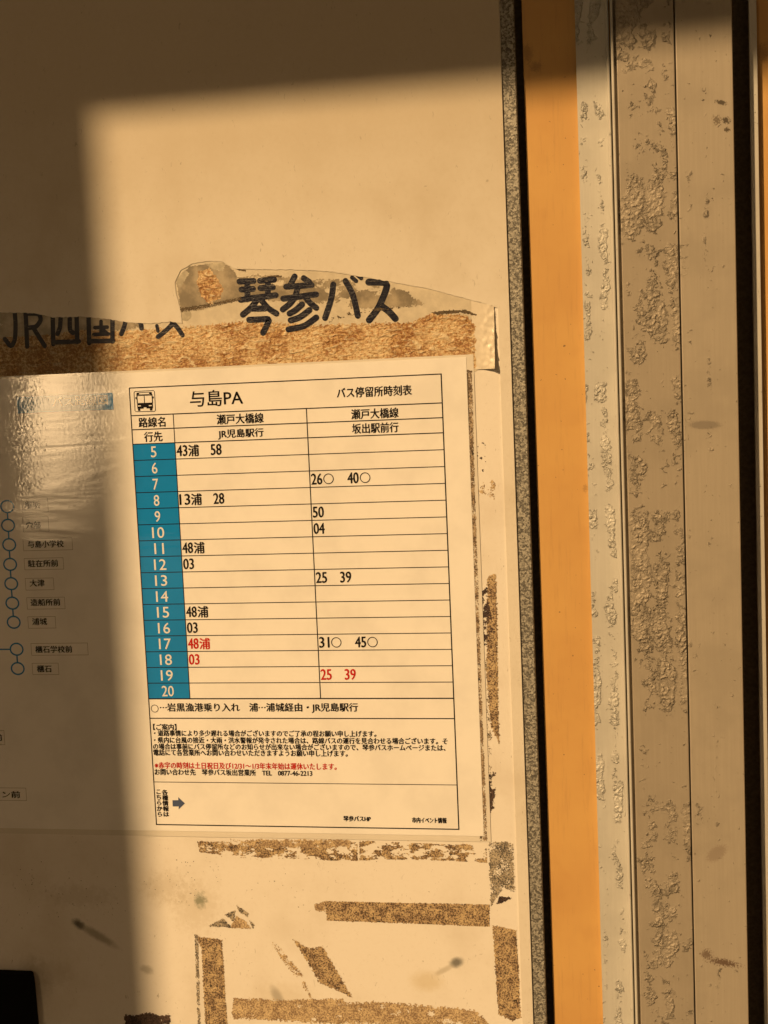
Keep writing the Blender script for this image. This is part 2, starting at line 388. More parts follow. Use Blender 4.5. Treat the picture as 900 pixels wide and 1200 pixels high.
def m_glue():
    m, t, b = mat('yellowed_glue'); co = coords(t)
    st = nd(t, 'ShaderNodeMapping'); st.inputs['Rotation'].default_value = (0, math.radians(35), 0); st.inputs['Scale'].default_value = (.55,1,1.25); lk(t, co, st.inputs[0])
    n = noi(t, st.outputs[0], .30, 5, .62, .9); n2 = noi(t, co, .05, 4, .6); n3 = noi(t, co, .60, 5, .7, .4)
    c = mix(t, ramp(t, n3, .42, .64), (.72,.56,.33), (.42,.20,.06))
    c = mix(t, ramp(t, n2, .42, .60), c, mix(t, ramp(t, n3, .36, .58), (.64,.42,.19), (.28,.12,.035)))
    c = mix(t, mth(t, 'MULTIPLY', ramp(t, n, .54, .64), .8), c, (.74,.63,.43))
    sx = nd(t, 'ShaderNodeSeparateXYZ'); lk(t, co, sx.inputs[0])
    f = mth(t, 'MULTIPLY', ramp(t, sx.outputs[0], 5, -40), ramp(t, n3, .35, .55))       # darker brown towards the left end
    c = mix(t, mth(t, 'MULTIPLY', f, .6), c, (.20,.12,.05))
    lk(t, c, b.inputs['Base Color']); b.inputs['Roughness'].default_value = .28
    lk(t, bump(t, mth(t, 'ADD', n, mth(t, 'MULTIPLY', n3, .35)), 1.0, .0017), b.inputs['Normal']); return m
M_glue = m_glue()
M_film = m_plain('cream_label_film', (.60,.54,.43), .3, grain=.08, gscale=.15)
M_greyfilm = m_plain('grey_stripped_film', (.315,.265,.19), .35, grain=.35, gscale=.09)
M_pale = m_plain('pale_worn_film', (.46,.41,.31), .35, grain=.2, gscale=.2)
def m_letter():
    m, t, b = mat('navy_cut_vinyl'); co = coords(t)
    st = nd(t, 'ShaderNodeMapping'); st.inputs['Rotation'].default_value = (0, .7, 0); st.inputs['Scale'].default_value = (.22,1,1.5); lk(t, co, st.inputs[0])
    n = noi(t, st.outputs[0], .8, 4, .65, 1.0)
    c = mix(t, ramp(t, n, .62, .70), (.010,.011,.024), (.20,.17,.13))
    lk(t, c, b.inputs['Base Color']); b.inputs['Roughness'].default_value = .28; b.inputs['Specular IOR Level'].default_value = .3
    lk(t, bump(t, mth(t, 'ADD', n, noi(t, co, .4, 3)), .5, .0005), b.inputs['Normal']); return m
M_letter = m_letter()
M_crumple = m_white('crumpled_film', (.68,.62,.52), .7, .8, .35)
M_crack = m_plain('grime', (.10,.07,.04), .8, grain=.3)
M_black = m_plain('black_rubber', (.004,.004,.004), .85, spec=.1)
M_margin = m_lam('clear_laminate_margin', (.72,.68,.61), 1.0)
M_grimeline = m_residue('grime_along_edge', (.40,.31,.21), (.28,.20,.13), (.09,.058,.036), 1.4)

# ------------------------------------------------------------------ structure
GZ = -1450.0
g = MB(); g.rect(0,0,1,1,0); g.v = [(-400000,-400000,GZ),(400000,-400000,GZ),(400000,400000,GZ),(-400000,400000,GZ)]; g.f = [[0,1,2,3]]
mg, t, b = mat('asphalt'); co = coords(t)
lk(t, mix(t, ramp(t, noi(t, co, .004, 6, .6), .35, .65), (.045,.043,.04), (.07,.066,.06)), b.inputs['Base Color']); b.inputs['Roughness'].default_value = .9
g.build('ground', mg).__setitem__('kind', 'structure')

# ------------------------------------------------------------------ orange back panel
op = thing('orange_panel', (300, 8, GZ), 'flat orange painted wall panel showing as upright strips either side of the metal post', 'wall panel')
M_dark = m_plain('dark_cavity_steel', (.20,.165,.12), .7, spec=.2, grain=.2)
mb = MB(); mb.box(P(630.3,600,7.4)[0], P(800,600,7.4)[0], 7.4, 12, GZ+250, 760); mb.build('panel_sheet', M_orange, op)
mb = MB(); mb.box(P(894.2,600,7.4)[0], 1300, 7.4, 12, GZ+250, 760); mb.build('panel_sheet', M_orange, op)
mb = MB(); mb.box(-900, 1300, 16, 36, GZ+250, 760); mb.build('backing_sheet', M_dark, op)

# ------------------------------------------------------------------ corroded aluminium post
def X6(px, depth=0): return P(px, 600, depth)[0]
ZB, ZT = GZ, 800
FL = 3.2; MF = -14.0                       # depth of the flange face and of the post's front face
post = thing('metal_post', (X6(800, MF), 10, GZ), 'dull aluminium post with crusty pitted corrosion standing between two orange strips', 'post')
xa, xb = X6(690, FL), X6(724.0, FL)
M_flange = m_alu('pale_anodised_flange', (.545,.535,.50), [(xa+2, 3.5), (xa+11.5, 4)], amount=1.35)
xm0, xseam, xm1 = X6(736, MF), X6(802.3, MF), X6(867.5, MF)
M_main = m_alu('weathered_anodised_aluminium', (.358,.312,.252), [(xm0+7, 9), (xm0+18, 7), (xseam-2, 6)], amount=1.12)
M_main2 = m_alu('weathered_anodised_plate', (.39,.343,.279), [(xseam+4, 5), (xseam+15, 3)], amount=.62, extra=(
    (826, 498, 11.5, 3.2, .03, (.235,.205,.17), .9, .35, MF), (848, 1128, 11, 2.6, .18, (.10,.055,.035), .85, 1.9, MF), (828, 1118, 4, 3.4, .3, (.10,.055,.035), .7, 1.8, MF),
    (840, 1000, 9, 5, -.7, (.27,.22,.175), .7, .6, MF), (845, 120, 4, 1.6, .3, (.06,.045,.03), .9, 1.3, MF), (851, 141, 3, 2.2, .6, (.06,.045,.03), .9, 1.6, MF), (840, 141, 2.5, 3, 0, (.13,.10,.07), .8, 2.2, MF), (852, 152, 2, 1.6, 0, (.07,.05,.03), .9, 1.6, MF)))
mb = MB(); mb.box(xa, xb, FL, 7.3, ZB, ZT); mb.build('left_flange', M_flange, post)
lipx = X6(728.0, -3)
mb = MB(); mb.prism([(xb+.03,7.2),(xb+.03,1.4),(xb+.5,.9),(lipx-.5,.9),(lipx,1.4),(lipx,7.2)], ZB, ZT); mb.build('lip', M_flange, post)
bx0, bx1 = lipx+.75, lipx+2.2
mb = MB(); mb.prism([(bx0,7.2),(bx0,-10.5),(bx0+.5,-11),(bx1-.4,-11),(bx1,-10.6),(bx1,7.2)], ZB, ZT); mb.build('bead', M_flange, post)
mb = MB(); mb.box(bx1+.02, xm0-.02, -8.2, 7.2, ZB, ZT); mb.build('groove_floor', M_main, post)
def plate(x0, x1):
    r = .5
    return [(x0, 7.0), (x0, MF+r), (x0+r*.3, MF+r*.3), (x0+r, MF), (x1-r, MF), (x1-r*.3, MF+r*.3), (x1, MF+r), (x1, 7.0)]
mb = MB(); mb.prism(plate(xm0, xseam-.35), ZB, ZT); mb.build('front_plate', M_main, post)
mb = MB(); mb.prism(plate(xseam+.35, xm1), ZB, ZT); mb.build('front_plate', M_main2, post)
xr0, xr1 = X6(886.8, FL), X6(895.2, FL)
mb = MB(); mb.box(xm0, xm1-.6, 7.3, 15.5, ZB, ZT); mb.build('post_body', M_dark, post)
mb = MB(); mb.box(xr0, xr1, FL, 7.3, ZB, ZT); mb.build('right_flange', M_flange, post)

# ------------------------------------------------------------------ notice board
xw, xg = X6(605.3), X6(621.2, .6)          # edge of the white face, outer edge of the galvanised trim
ZL, ZH = -560.0, 420.0
board = thing('notice_board', (xw-450, 0, ZL), 'weathered white notice board with a speckled galvanised edge and scabby brown tape marks', 'notice board')
mb = MB(); mb.box(-700, xw, 0, 6.6, ZL, ZH); mb.build('board_face', M_board, board)
mb = MB(); mb.prism([(xw+.02,.8),(xw+.35,.55),(xg-.5,.55),(xg,1.0),(xg,6.6),(xw+.02,6.6)], ZL, ZH); mb.build('edge_trim', M_galv, board)
Y = -.12
ragged('tape_residue', [(381,1056),(574,1060),(573.5,1086),(480,1082),(383,1079)], Y, M_res, board, cover=1, rag=.35, seed=1)
ragged('tape_residue', [(368,1060),(382,1056),(381,1068),(370,1067)], Y, M_reslight, board, cover=.8, seed=2)
ragged('tape_residue', [(577,1084),(605,1090),(610.5,1193),(600,1196),(584,1189)], Y, M_res, board, cover=1, rag=.9, seed=3)
ragged('tape_residue', [(573,986),(601,988),(603,1045),(590,1040),(575,1062)], Y, M_resgrey, board, cover=.62, scale=.16, rag=1.2, seed=4)
ragged('tape_residue', [(230,985),(420,985),(420,1010),(330,1008),(232,1000)], Y, M_res, board, cover=.55, scale=.30, rag=1.5, seed=5, fade=1.0, ax=.45, fine=.3)
ragged('tape_residue', [(270,984),(410,984),(412,994),(300,993)], Y-.03, M_reslight, board, cover=.66, scale=.3, rag=1.5, seed=6, ax=.5, fine=.3)
ragged('tape_residue', [(420,984),(572,990),(572,1012),(480,1008),(420,1009)], Y, M_res, board, cover=.52, scale=.3, rag=1.5, seed=11, fade=.8, ax=.45, fine=.3)
ragged('tape_residue', [(229,1097),(260,1101),(267,1205),(241,1205),(236,1110)], Y, M_res, board, cover=1, rag=.8, seed=8)
ragged('tape_residue', [(228,1095),(232,1095),(235,1205),(232,1205)], Y, M_resgrey, board, cover=.6, rag=.4, seed=9)
ragged('tape_residue', [(343,1100),(362,1112),(378,1109),(413,1169),(396,1161),(375,1152),(362,1130)], Y, M_res, board, cover=.93, scale=.3, rag=1.4, seed=10)
ragged('tape_residue', [(318,1103),(328,1110),(340,1125),(352,1138),(369,1178),(350,1148),(330,1125)], Y, M_reslight, board, cover=.55, scale=.25, rag=1.0, seed=12)
ragged('tape_residue', [(274,1169),(330,1172),(400,1170),(420,1190),(400,1200),(330,1196),(272,1193)], Y, M_reslight, board, cover=.72, scale=.2, rag=1.6, seed=13, ax=.6, fine=.3)
ragged('tape_residue', [(400,1176),(440,1174),(520,1180),(556,1184),(572,1198),(572,1210),(400,1210)], Y, M_reslight, board, cover=.70, scale=.2, rag=1.8, seed=14, ax=.6, fine=.3)
ragged('tape_residue', [(571,676),(581.5,672),(583,760),(584,830),(585,872),(575,850),(570,790)], Y, M_res, board, cover=.85, scale=.25, rag=1.0, seed=15)
ragged('tape_residue', [(557,562),(582,562),(581,588),(558,584)], Y, M_reslight, board, cover=.42, scale=.25, rag=1.0, seed=16, fade=1.)
ragged('tape_residue', [(556,692),(570,690),(580,745),(568,756),(558,752)], Y-.03, M_resdark, board, cover=.5, scale=.3, rag=1.3, seed=17, fine=.3)
ragged('tape_residue', [(566,900),(580,905),(580,945),(570,957),(564,930)], Y-.03, M_resdark, board, cover=.55, scale=.3, rag=1.3, seed=18, fine=.3)
ragged('tape_residue', [(555,515),(572,520),(570,555),(557,552)], Y-.03, M_resdark, board, cover=.30, scale=.4, rag=.8, seed=19)
ragged('tape_residue', [(556,770),(572,770),(577,900),(563,900)], Y-.02, M_resgrey, board, cover=.38, scale=.25, rag=.8, seed=20)
ragged('tape_residue', [(146,1189),(158,1190),(176,1186),(188,1191),(199,1188),(199,1212),(146,1212)], Y, M_resdark, board, cover=.78, scale=.3, rag=1.3, seed=21)
for k, q in enumerate(([(244,1085),(262,1076),(272,1087)], [(263,1072),(276,1067),(274,1080)], [(277,1061),(292,1070),(290,1074),(280,1068)], [(270,1087),(277,1073),(289,1080),(294,1088)], [(292,1078),(299,1084),(296,1088)])):
    ragged('paper_scrap', q, Y-.04, M_resgrey if k != 3 else M_reslight, board, cover=.8, scale=.5, rag=.6, seed=30+k, cell=.36)
ragged('speckled_dirt', [(165,1000),(235,1000),(243,1085),(225,1085),(190,1060),(160,1040)], Y, M_resdark, board, cover=.23, scale=.9, rag=1.5, seed=40, fade=4, cell=.36)['kind'] = 'stuff'
ragged('speckled_dirt', [(235,1000),(270,1000),(262,1070),(246,1070)], Y, M_resgrey, board, cover=.20, scale=.8, rag=1.5, seed=41, fade=2.5, cell=.36)['kind'] = 'stuff'
ragged('speckled_dirt', [(5,1000),(150,1000),(160,1080),(5,1090)], Y, M_resdark, board, cover=.19, scale=.6, rag=1.5, seed=42, fade=6, cell=.36)['kind'] = 'stuff'
ragged('speckled_dirt', [(280,1010),(360,1015),(380,1075),(330,1085),(280,1050)], Y, M_resgrey, board, cover=.2, scale=.8, rag=1.5, seed=43, fade=4, cell=.36)['kind'] = 'stuff'
ragged('speckled_dirt', [(585,1050),(601,1052),(588,1058),(582,1060)], Y, M_resdark, board, cover=.9, scale=.5, rag=.5, seed=44, cell=.36)['kind'] = 'stuff'

# ------------------------------------------------------------------ torn cover film
torn = [(-60,366),(0,366),(40,367),(62,372),(95,371),(120,373),(150,378),(178,379),(200,377),(214,379),(211,360),(207,345),(205,331),(212,317),(226,309),(244,306),(262,307),(268,311),(276,315),(300,316),(345,316),(392,319),(440,327),(500,338),(550,351),(579,359),(583,360)]
cov = thing('torn_cover_film', (xw-300, 0, 60), 'big old white film over the upper board, torn along its curved lower edge', 'film')
pts = PX(torn)
fine = []
for i in range(len(pts)-1):                      # small fibres along the tear
    a, c2 = pts[i], pts[i+1]; L = math.hypot(c2[0]-a[0], c2[1]-a[1]); n = max(1, int(L/1.3))
    for k in range(n):
        u = k/n; fine.append((a[0]+(c2[0]-a[0])*u + random.uniform(-.18,.18), a[1]+(c2[1]-a[1])*u + random.uniform(-.22,.22)))
xs_ = P(583.5,361)[0]
fine += [(xs_, P(584,361)[1]), (xs_, ZL+2), (xw-.25, ZL+2), (xw-.25, ZH-2), (-690, ZH-2)]
fine[0] = (-690, pts[0][1])
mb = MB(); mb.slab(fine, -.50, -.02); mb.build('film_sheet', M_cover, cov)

# ------------------------------------------------------------------ torn label under it
lab = thing('torn_label_strip', (X6(300), 0, P(300,440)[1]), 'yellowed peeling label strip with black cut lettering and rough brown glue above the timetable', 'label')
mb = MB(); mb.slab(PX([(-60,330),(200,300),(420,300),(579,340),(560,352),(563,432),(545,442),(0,452),(-60,455)]), -.16, -.02)
mb.build('label_film', M_film, lab)
ragged('glue_residue', [(-20,380),(60,383),(140,388),(214,384),(280,377),(380,381),(480,378),(505,368),(548,369),(556,380),(560,432),(300,442),(100,448),(-20,453)], -.20, M_glue, lab, cover=1, rag=1.6, seed=50, cell=.6)
ragged('stripped_patch', [(207,330),(222,312),(262,308),(275,318),(282,336),(284,352),(262,356),(232,364),(212,362)], -.22, M_greyfilm, lab, cover=1, rag=.6, seed=51)
ragged('stripped_patch', [(278,326),(300,322),(345,326),(395,328),(440,334),(476,341),(485,349),(497,357),(470,360),(420,361),(380,356),(330,352),(284,352)], -.22, M_greyfilm, lab, cover=.66, scale=.16, rag=1.4, seed=52, fine=.25, ax=.6)
ragged('stripped_patch', [(-20,360),(60,366),(110,366),(150,374),(170,382),(140,388),(100,386),(60,392),(0,396),(-20,396)], -.235, M_greyfilm, lab, cover=.86, scale=.12, rag=1.4, seed=61, fine=.25)
ragged('glue_blob', [(233,318),(246,314),(254,326),(262,338),(258,350),(246,357),(236,348),(231,332)], -.25, M_glue, lab, cover=1, rag=1.0, seed=53)
ragged('pale_patch', [(206,328),(217,317),(222,320),(216,330),(211,338)], -.25, M_pale, lab, cover=1, rag=.4, seed=54)
ragged('pale_patch', [(240,309),(264,308),(262,318),(250,316)], -.25, M_pale, lab, cover=.95, rag=.4, seed=55)
mb = MB(); mb.disc(*P(217.5,369), 3.6, -.26); mb.build('round_sticker_scrap', M_pale, lab)
ragged('tear_grime', [(205,362),(240,357),(283,348),(283,351),(240,361),(206,367)], -.28, M_crack, lab, cover=.6, scale=.5, rag=.5, seed=56)
ragged('tear_grime', [(505,366),(520,364),(545,363),(560,369),(566,374),(558,370),(540,366),(512,369)], -.28, M_crack, lab, cover=.8, scale=.5, rag=.4, seed=57)
ragged('tear_grime', [(277,315),(288,316),(288,318),(280,317)], -.28, M_crack, lab, cover=1, rag=.2, seed=58)
ragged('tear_grime', [(312,323),(330,323),(330,325),(315,325)], -.28, M_crack, lab, cover=1, rag=.3, seed=59)
ragged('tear_grime', [(380,374),(420,363),(482,358),(484,360),(420,367),(384,378)], -.28, M_crack, lab, cover=.4, scale=.5, rag=.5, seed=60)
# right end: crumpled and lifting off the board, so that it throws a shadow
mb = MB(); nu, nv = 16, 40
c00, c10, c01, c11 = P(552,352), P(579,359), P(556,433), P(580.5,432)
for j in range(nv+1):
    for i in range(nu+1):
        u, v = i/nu, j/nv
        x = (c00[0]*(1-u)+c10[0]*u)*(1-v)+(c01[0]*(1-u)+c11[0]*u)*v
        z = (c00[1]*(1-u)+c10[1]*u)*(1-v)+(c01[1]*(1-u)+c11[1]*u)*v
        y = -.175 - .12*u - (u**2.2)*(.25+2.6*v**1.6) - u*(.5+1.5*v)*max(0, noise.noise((x*.35, z*.30, 3.0))+.15) - .9*u*abs(noise.noise((x*.7,z*.5,1.)))
        mb.v.append((x + .25*noise.noise((z*.6,0,u))*(u>.9), y, z))
for j in range(nv):
    for i in range(nu):
        a = j*(nu+1)+i; mb.f.append([a, a+nu+1, a+nu+2, a+1])
o = mb.build('lifting_end', M_crumple, lab, smooth=True)
# lettering, drawn stroke by stroke in the photograph's enlarged crop (origin and scale given)
def letter(strokes, ox, oy, sc, w, y0):
    mb = MB()
    for k, s in enumerate(strokes):
        ww = w
        if isinstance(s[0], (int, float)): ww = s[0]; s = s[1:]
        pts = [(ox+x/sc, oy+y/sc) for x, y in s]
        q = []
        for i in range(len(pts)-1):
            for e in range(4): u = e/4; q.append((pts[i][0]*(1-u)+pts[i+1][0]*u, pts[i][1]*(1-u)+pts[i+1][1]*u))
        q.append(pts[-1])
        for _ in range(2): q = [q[0]]+[((q[i-1][0]+2*q[i][0]+q[i+1][0])/4, (q[i-1][1]+2*q[i][1]+q[i+1][1])/4) for i in range(1,len(q)-1)]+[q[-1]]
        mb.stroke(PX(q), ww*.494/sc, y0-.012*k)
    return mb.build('letter', M_letter, lab)
KOTO = [[(302,120),(352,118)],[(309,148),(350,146)],[(306,184),(345,178),(430,168)],[(330,120),(330,182)],
        [(374,117),(424,113)],[(376,143),(420,140)],[(402,115),(402,172)],
        [(368,178),(345,210),(314,236)],[(375,180),(402,214),(432,232)],[(362,220),(388,220)],[(336,254),(372,253),(408,250),(400,270),(385,300)]]
KOTO[9] = [(348,215),(392,214)]
SAN = [[(496,102),(478,138)],[(466,138),(520,135),(556,132)],[(528,108),(548,122)],[(456,180),(520,172),(572,165)],[(508,138),(498,175),(478,200),(454,218)],[(530,170),(550,196),(572,212)],
       [(522,200),(498,222),(478,232)],[(548,220),(515,246),(482,256)],[(572,246),(530,278),(474,288)]]
BA = [[(632,130),(626,180),(603,248)],[(675,118),(702,165),(718,240)],[15,(698,106),(712,118)],[15,(716,96),(730,108)]]
SU = [[24,(756,122),(825,122),(812,165),(790,215),(758,255)],[24,(800,205),(828,225),(850,250)]]
for st in (KOTO, SAN, BA, SU): letter(st, 180, 290, 3.0, 21.5, -.30)
JJ = [[(52,250),(56,300),(54,355),(40,382),(18,352)]]
RR = [[(90,250),(94,320),(96,378)],[(100,262),(138,262),(146,285),(128,310),(104,312)],[(118,312),(138,345),(158,376)]]
SHI = [[(186,270),(188,370)],[(188,364),(278,360)],[(270,270),(272,362)],[(214,280),(212,312),(203,334)],[(246,280),(246,322),(258,330)]]
KOKU = [[(312,270),(314,366)],[(314,360),(398,358)],[(396,270),(396,360)],[14,(334,312),(378,310)],[14,(330,336),(382,334)],[14,(356,290),(356,335)],[14,(366,322),(374,328)]]
BA2 = [[(444,280),(438,308),(427,334)],[(480,270),(496,296),(498,314)],[13,(552,305),(556,324)]]
SU2 = [[(618,280),(602,305),(580,326),(556,344)],[(606,292),(625,312),(642,338)]]
for st in (JJ, RR, SHI, KOKU, BA2, SU2): letter(st, 0, 280, 3.0, 17.5, -.30)

# ------------------------------------------------------------------ laminated timetable sheet
# the table's own grid in millimetres: origin at the top left corner of the printed frame
CX = (0, 26.69, 109.04, 190.0); H1, H2, R0, PI_, N1, N2, HB = 16.69, 25.24, 34.02, 9.852, 203.96, 244.49, 271.80
R16 = R0+16*PI_
px_r = X6(553.0); pz_t, pz_b = P(547,426.5)[1], P(300,975)[1]
pos = thing('bus_timetable_sheet', (px_r-210, 0, pz_b), 'glossy laminated bus timetable sheet with blue hour column and a route map half in shade', 'timetable')
ZTOP = max(P(40,441)[1], pz_t)
mb = MB(); mb.rect(px_r-424, pz_b-3.6, px_r+4.2, ZTOP+.7, -.36); mb.build('laminate_margin', M_margin, pos)
ragged('edge_grime', [(547.5,434),(553,434),(556,560),(564,800),(571,985),(566,985),(557,760),(551,560)], -.40, M_grimeline, pos, cover=.60, scale=.12, rag=.6, seed=70, cell=.34)['kind'] = 'stuff'
ragged('edge_grime', [(547,434),(549,434),(552,600),(558,760),(565,985),(562.5,985),(555,760),(550,600)], -.41, M_crack, pos, cover=.56, scale=.06, rag=.25, seed=71, cell=.3)['kind'] = 'stuff'
# the paper sheet has a thin body
mb = MB(); mb.slab([(px_r-420, pz_b), (px_r, pz_b), (px_r, ZTOP-.7), (px_r-420, ZTOP-.7)], -.55, -.37); mb.build('paper_sheet', M_paper, pos)
Y1, Y2, Y3 = -.60, -.64, -.68
def line(mb, x0, d0, x1, d1, w, y):
    if abs(x1-x0) > abs(d1-d0): mb.rect(x0-w/2, -d0-w/2, x1+w/2, -d0+w/2, y)
    else: mb.rect(x0-w/2, -d1, x0+w/2, -d0, y)
mb = MB()
for d, w in ((0,.62),(H1,.62),(H2,.6),(R0,.6),(R16,.72),(N1,.62),(N2,.42),(HB,.7)): line(mb, 0, d, 190, d, w, Y2)
for i in range(1,16): line(mb, 0 , R0+i*PI_, 190, R0+i*PI_, .5, Y2)
for x, a, c2, w in ((0,0,HB,.62),(CX[1],H1,R16,.5),(CX[2],H1,R16,.6),(190,0,HB,.7)): line(mb, x, a, x, c2, w, Y2-.012)
mb.build('table_rules', M_ink, pos)
def text(body, x0, x1, zc, h, m, name, parent=pos, y=Y3, bold=.028, vertical=False):
    """lettering whose ink fills x0..x1 and is h high about zc (board millimetres)"""
    cu = bpy.data.curves.new('t', 'FONT'); cu.body = body; cu.resolution_u = 3
    if vertical: cu.space_line = .98; cu.align_x = 'CENTER'
    to = bpy.data.objects.new('t', cu); C.objects.link(to)
    me = bpy.data.meshes.new_from_object(to.evaluated_get(bpy.context.evaluated_depsgraph_get()))
    bpy.data.objects.remove(to); bpy.data.curves.remove(cu)
    xs = [v.co.x for v in me.vertices]; ys = [v.co.y for v in me.vertices]
    a, b0, c2, d = min(xs), max(xs), min(ys), max(ys)
    for v in me.vertices:
        v.co = ((x0+(v.co.x-a)/(b0-a)*(x1-x0))*MM, y*MM, (zc+((v.co.y-c2)/(d-c2)-.5)*h)*MM)
    me.update()
    if sum(p.normal.y*p.area for p in me.polygons) > 0: me.flip_normals()
    if bold > 0:
        hh = h/5 if vertical else h
        bm = bmesh.new(); bm.from_mesh(me); n0 = list(bm.verts)
        for k, (sx, sz) in enumerate(((1,.6),(-1,-.6))):
            r = bmesh.ops.duplicate(bm, geom=[e for e in n0]+list({f for v in n0 for f in v.link_faces}))
            for v in r['geom']:
                if isinstance(v, bmesh.types.BMVert): v.co += Vector((sx*bold*hh*MM, -.006*(k+1)*MM, sz*bold*hh*MM))
        bm.to_mesh(me); bm.free()
    return link(name, me, m, parent)
def ptext(body, px0, py0, px1, py1, hpx, m, name, **k):
    """the same, given by the photograph's baseline-middle end points"""
    a = P(px0, py0); c2 = P(px1, py1)
    return text(body, a[0], c2[0], (a[1]+c2[1])/2, hpx*.52, m, name, **k)
# hours
for i in range(16):
    d0, d1 = R0+i*PI_, R0+(i+1)*PI_
    mb = MB(); mb.rect(0, -d1, CX[1], -d0, Y1); hc = mb.build('hour_cell', M_blue, pos)
    s = str(5+i); w = 3.4*len(s) if len(s) == 1 else 7.6
    if s == '11': w = 6.0
    cx = CX[1]/2 - .4 - (0 if len(s) == 1 else .2)
    text(s, cx-w/2, cx+w/2, -(d0+d1)/2-.1, 6.6, M_whiteprint, 'hour_numeral', parent=hc, bold=.008)
# headings
text('与島PA', 37.8, 70.5, -8.2, 9.6, M_ink, 'stop_title', bold=.014)
ptext('バス停留所時刻表', 395, 460.5, 482.5, 457, 11.5, M_ink, 'heading_text')
ptext('路線名', 163, 495, 194, 494.3, 11.5, M_ink, 'heading_text')
ptext('行先', 169.5, 512, 190.5, 511.3, 11.5, M_ink, 'heading_text')
ptext('瀬戸大橋線', 254.5, 491.5, 309, 489.7, 11.3, M_ink, 'heading_text')
ptext('JR児島駅行', 256, 509, 309, 507.4, 11.3, M_ink, 'heading_text')
ptext('瀬戸大橋線', 412, 485.5, 467, 483.5, 11.3, M_ink, 'heading_text')
ptext('坂出駅前行', 413, 502.3, 467, 500.5, 11.3, M_ink, 'heading_text')
# departures: digits slim, kanji wider, rings drawn
def dep(hour, x, items, m=M_ink):
    zc = -(R0+(hour-5+.5)*PI_)-.1
    for it in items:
        kind, s, dx, w = it
        if kind == 'd': text(s, x+dx, x+dx+w, zc+.1, 6.5, m, 'departure_time', bold=.03)
        elif kind == 'k': text(s, x+dx, x+dx+w, zc, 6.9, m, 'departure_mark', bold=.03)
        else:
            mb = MB(); mb.ring(x+dx+3.15, zc, 3.15, .5, Y3); mb.build('departure_mark', m, pos)
a = CX[1]+.9; c2 = CX[2]+.9
D2 = 6.5
ura = lambda n: [('d', n, 0, D2), ('k', '浦', 7.3, 6.6)]
dep(5, a, ura('43')+[('d','58',21.4,D2)]); dep(8, a, ura('13')+[('d','28',21.4,D2)])
dep(11, a, ura('48')); dep(12, a, [('d','03',0,D2)]); dep(15, a, ura('48')); dep(16, a, [('d','03',0,D2)])
dep(17, a, ura('48'), M_red); dep(18, a, [('d','03',0,D2)], M_red)
dep(7, c2, [('d','26',0,D2),('o','',7.3,0),('d','40',22,D2),('o','',29.4,0)])
dep(9, c2, [('d','50',0,D2)]); dep(10, c2, [('d','04',0,D2)]); dep(13, c2, [('d','25',0,D2),('d','39',14.8,D2)])
dep(17, c2, [('d','31',0,D2-.4),('o','',7.3,0),('d','45',22,D2),('o','',29.4,0)]); dep(19, c2, [('d','25',0,D2),('d','39',14.8,D2)], M_red)
# footnotes
zc = -(R16+N1)/2
mb = MB(); mb.ring(P(181.7,830)[0], zc, 2.45, .36, Y3); mb.build('footnote_mark', M_ink, pos)
ptext('⋯岩黒漁港乗り入れ　浦⋯浦城経由・JR児島駅行', 188, 829.6, 419.5, 829, 11.6, M_ink, 'footnote_text', bold=.03)
ptext('【ご案内】', 180, 852, 207, 851.2, 7.4, M_ink, 'notice_text', bold=.04)
ptext('・道路事情により多少遅れる場合がございますのでご了承の程お願い申し上げます。', 181, 859, 441, 859.2, 7.5, M_ink, 'notice_text', bold=.04)
ptext('・県内に台風の接近・大雨・洪水警報が発令された場合は、路線バスの運行を見合わせる場合ございます。そ', 181, 866.5, 524.5, 868.4, 7.5, M_ink, 'notice_text', bold=.04)
ptext('の場合は事前にバス停留所などのお知らせが出来ない場合がございますので、琴参バスホームページまたは、', 180, 874.2, 522, 876, 7.5, M_ink, 'notice_text', bold=.04)
ptext('電話にて各営業所へお問い合わせいただきますようお願い申し上げます。', 180.3, 881.8, 407.5, 882.2, 7.6, M_ink, 'notice_text', bold=.04)
ptext('※赤字の時刻は土日祝日及び12/31～1/3年末年始は運休いたします。', 181.8, 897, 394.5, 897.4, 8.0, M_red, 'notice_text', bold=.035)
ptext('お問い合わせ先　琴参バス坂出営業所　TEL　0877-46-2213', 181.8, 904.8, 366, 905, 7.6, M_ink, 'notice_text', bold=.04)
x0, zt = P(184.2,924); x1, zb = P(190.5,957)
text('こ\nち\nら\nか\nら', P(184,940)[0], P(190,940)[0], P(187,940.7)[1], 33*.52, M_ink, 'guide_text', bold=.055, vertical=True)
text('各\n種\n情\n報\nは', P(190.8,940)[0], P(197.6,940)[0], P(194,940.7)[1], 33*.52, M_ink, 'guide_text', bold=.055, vertical=True)
mb = MB(); q = [(202.5,937.3),(209.3,937.3),(209.3,933.8),(217,941),(209.8,948),(209.8,944.6),(202.8,944.6)]
mb.poly(PX(q), Y3); mb.build('arrow_mark', M_arrow, pos)
ptext('琴参バスHP', 402.8, 959, 434.5, 959, 6.6, M_ink, 'caption_text', bold=.055)
ptext('市内イベント情報', 483.2, 960.6, 523.3, 961, 6.6, M_ink, 'caption_text', bold=.05)
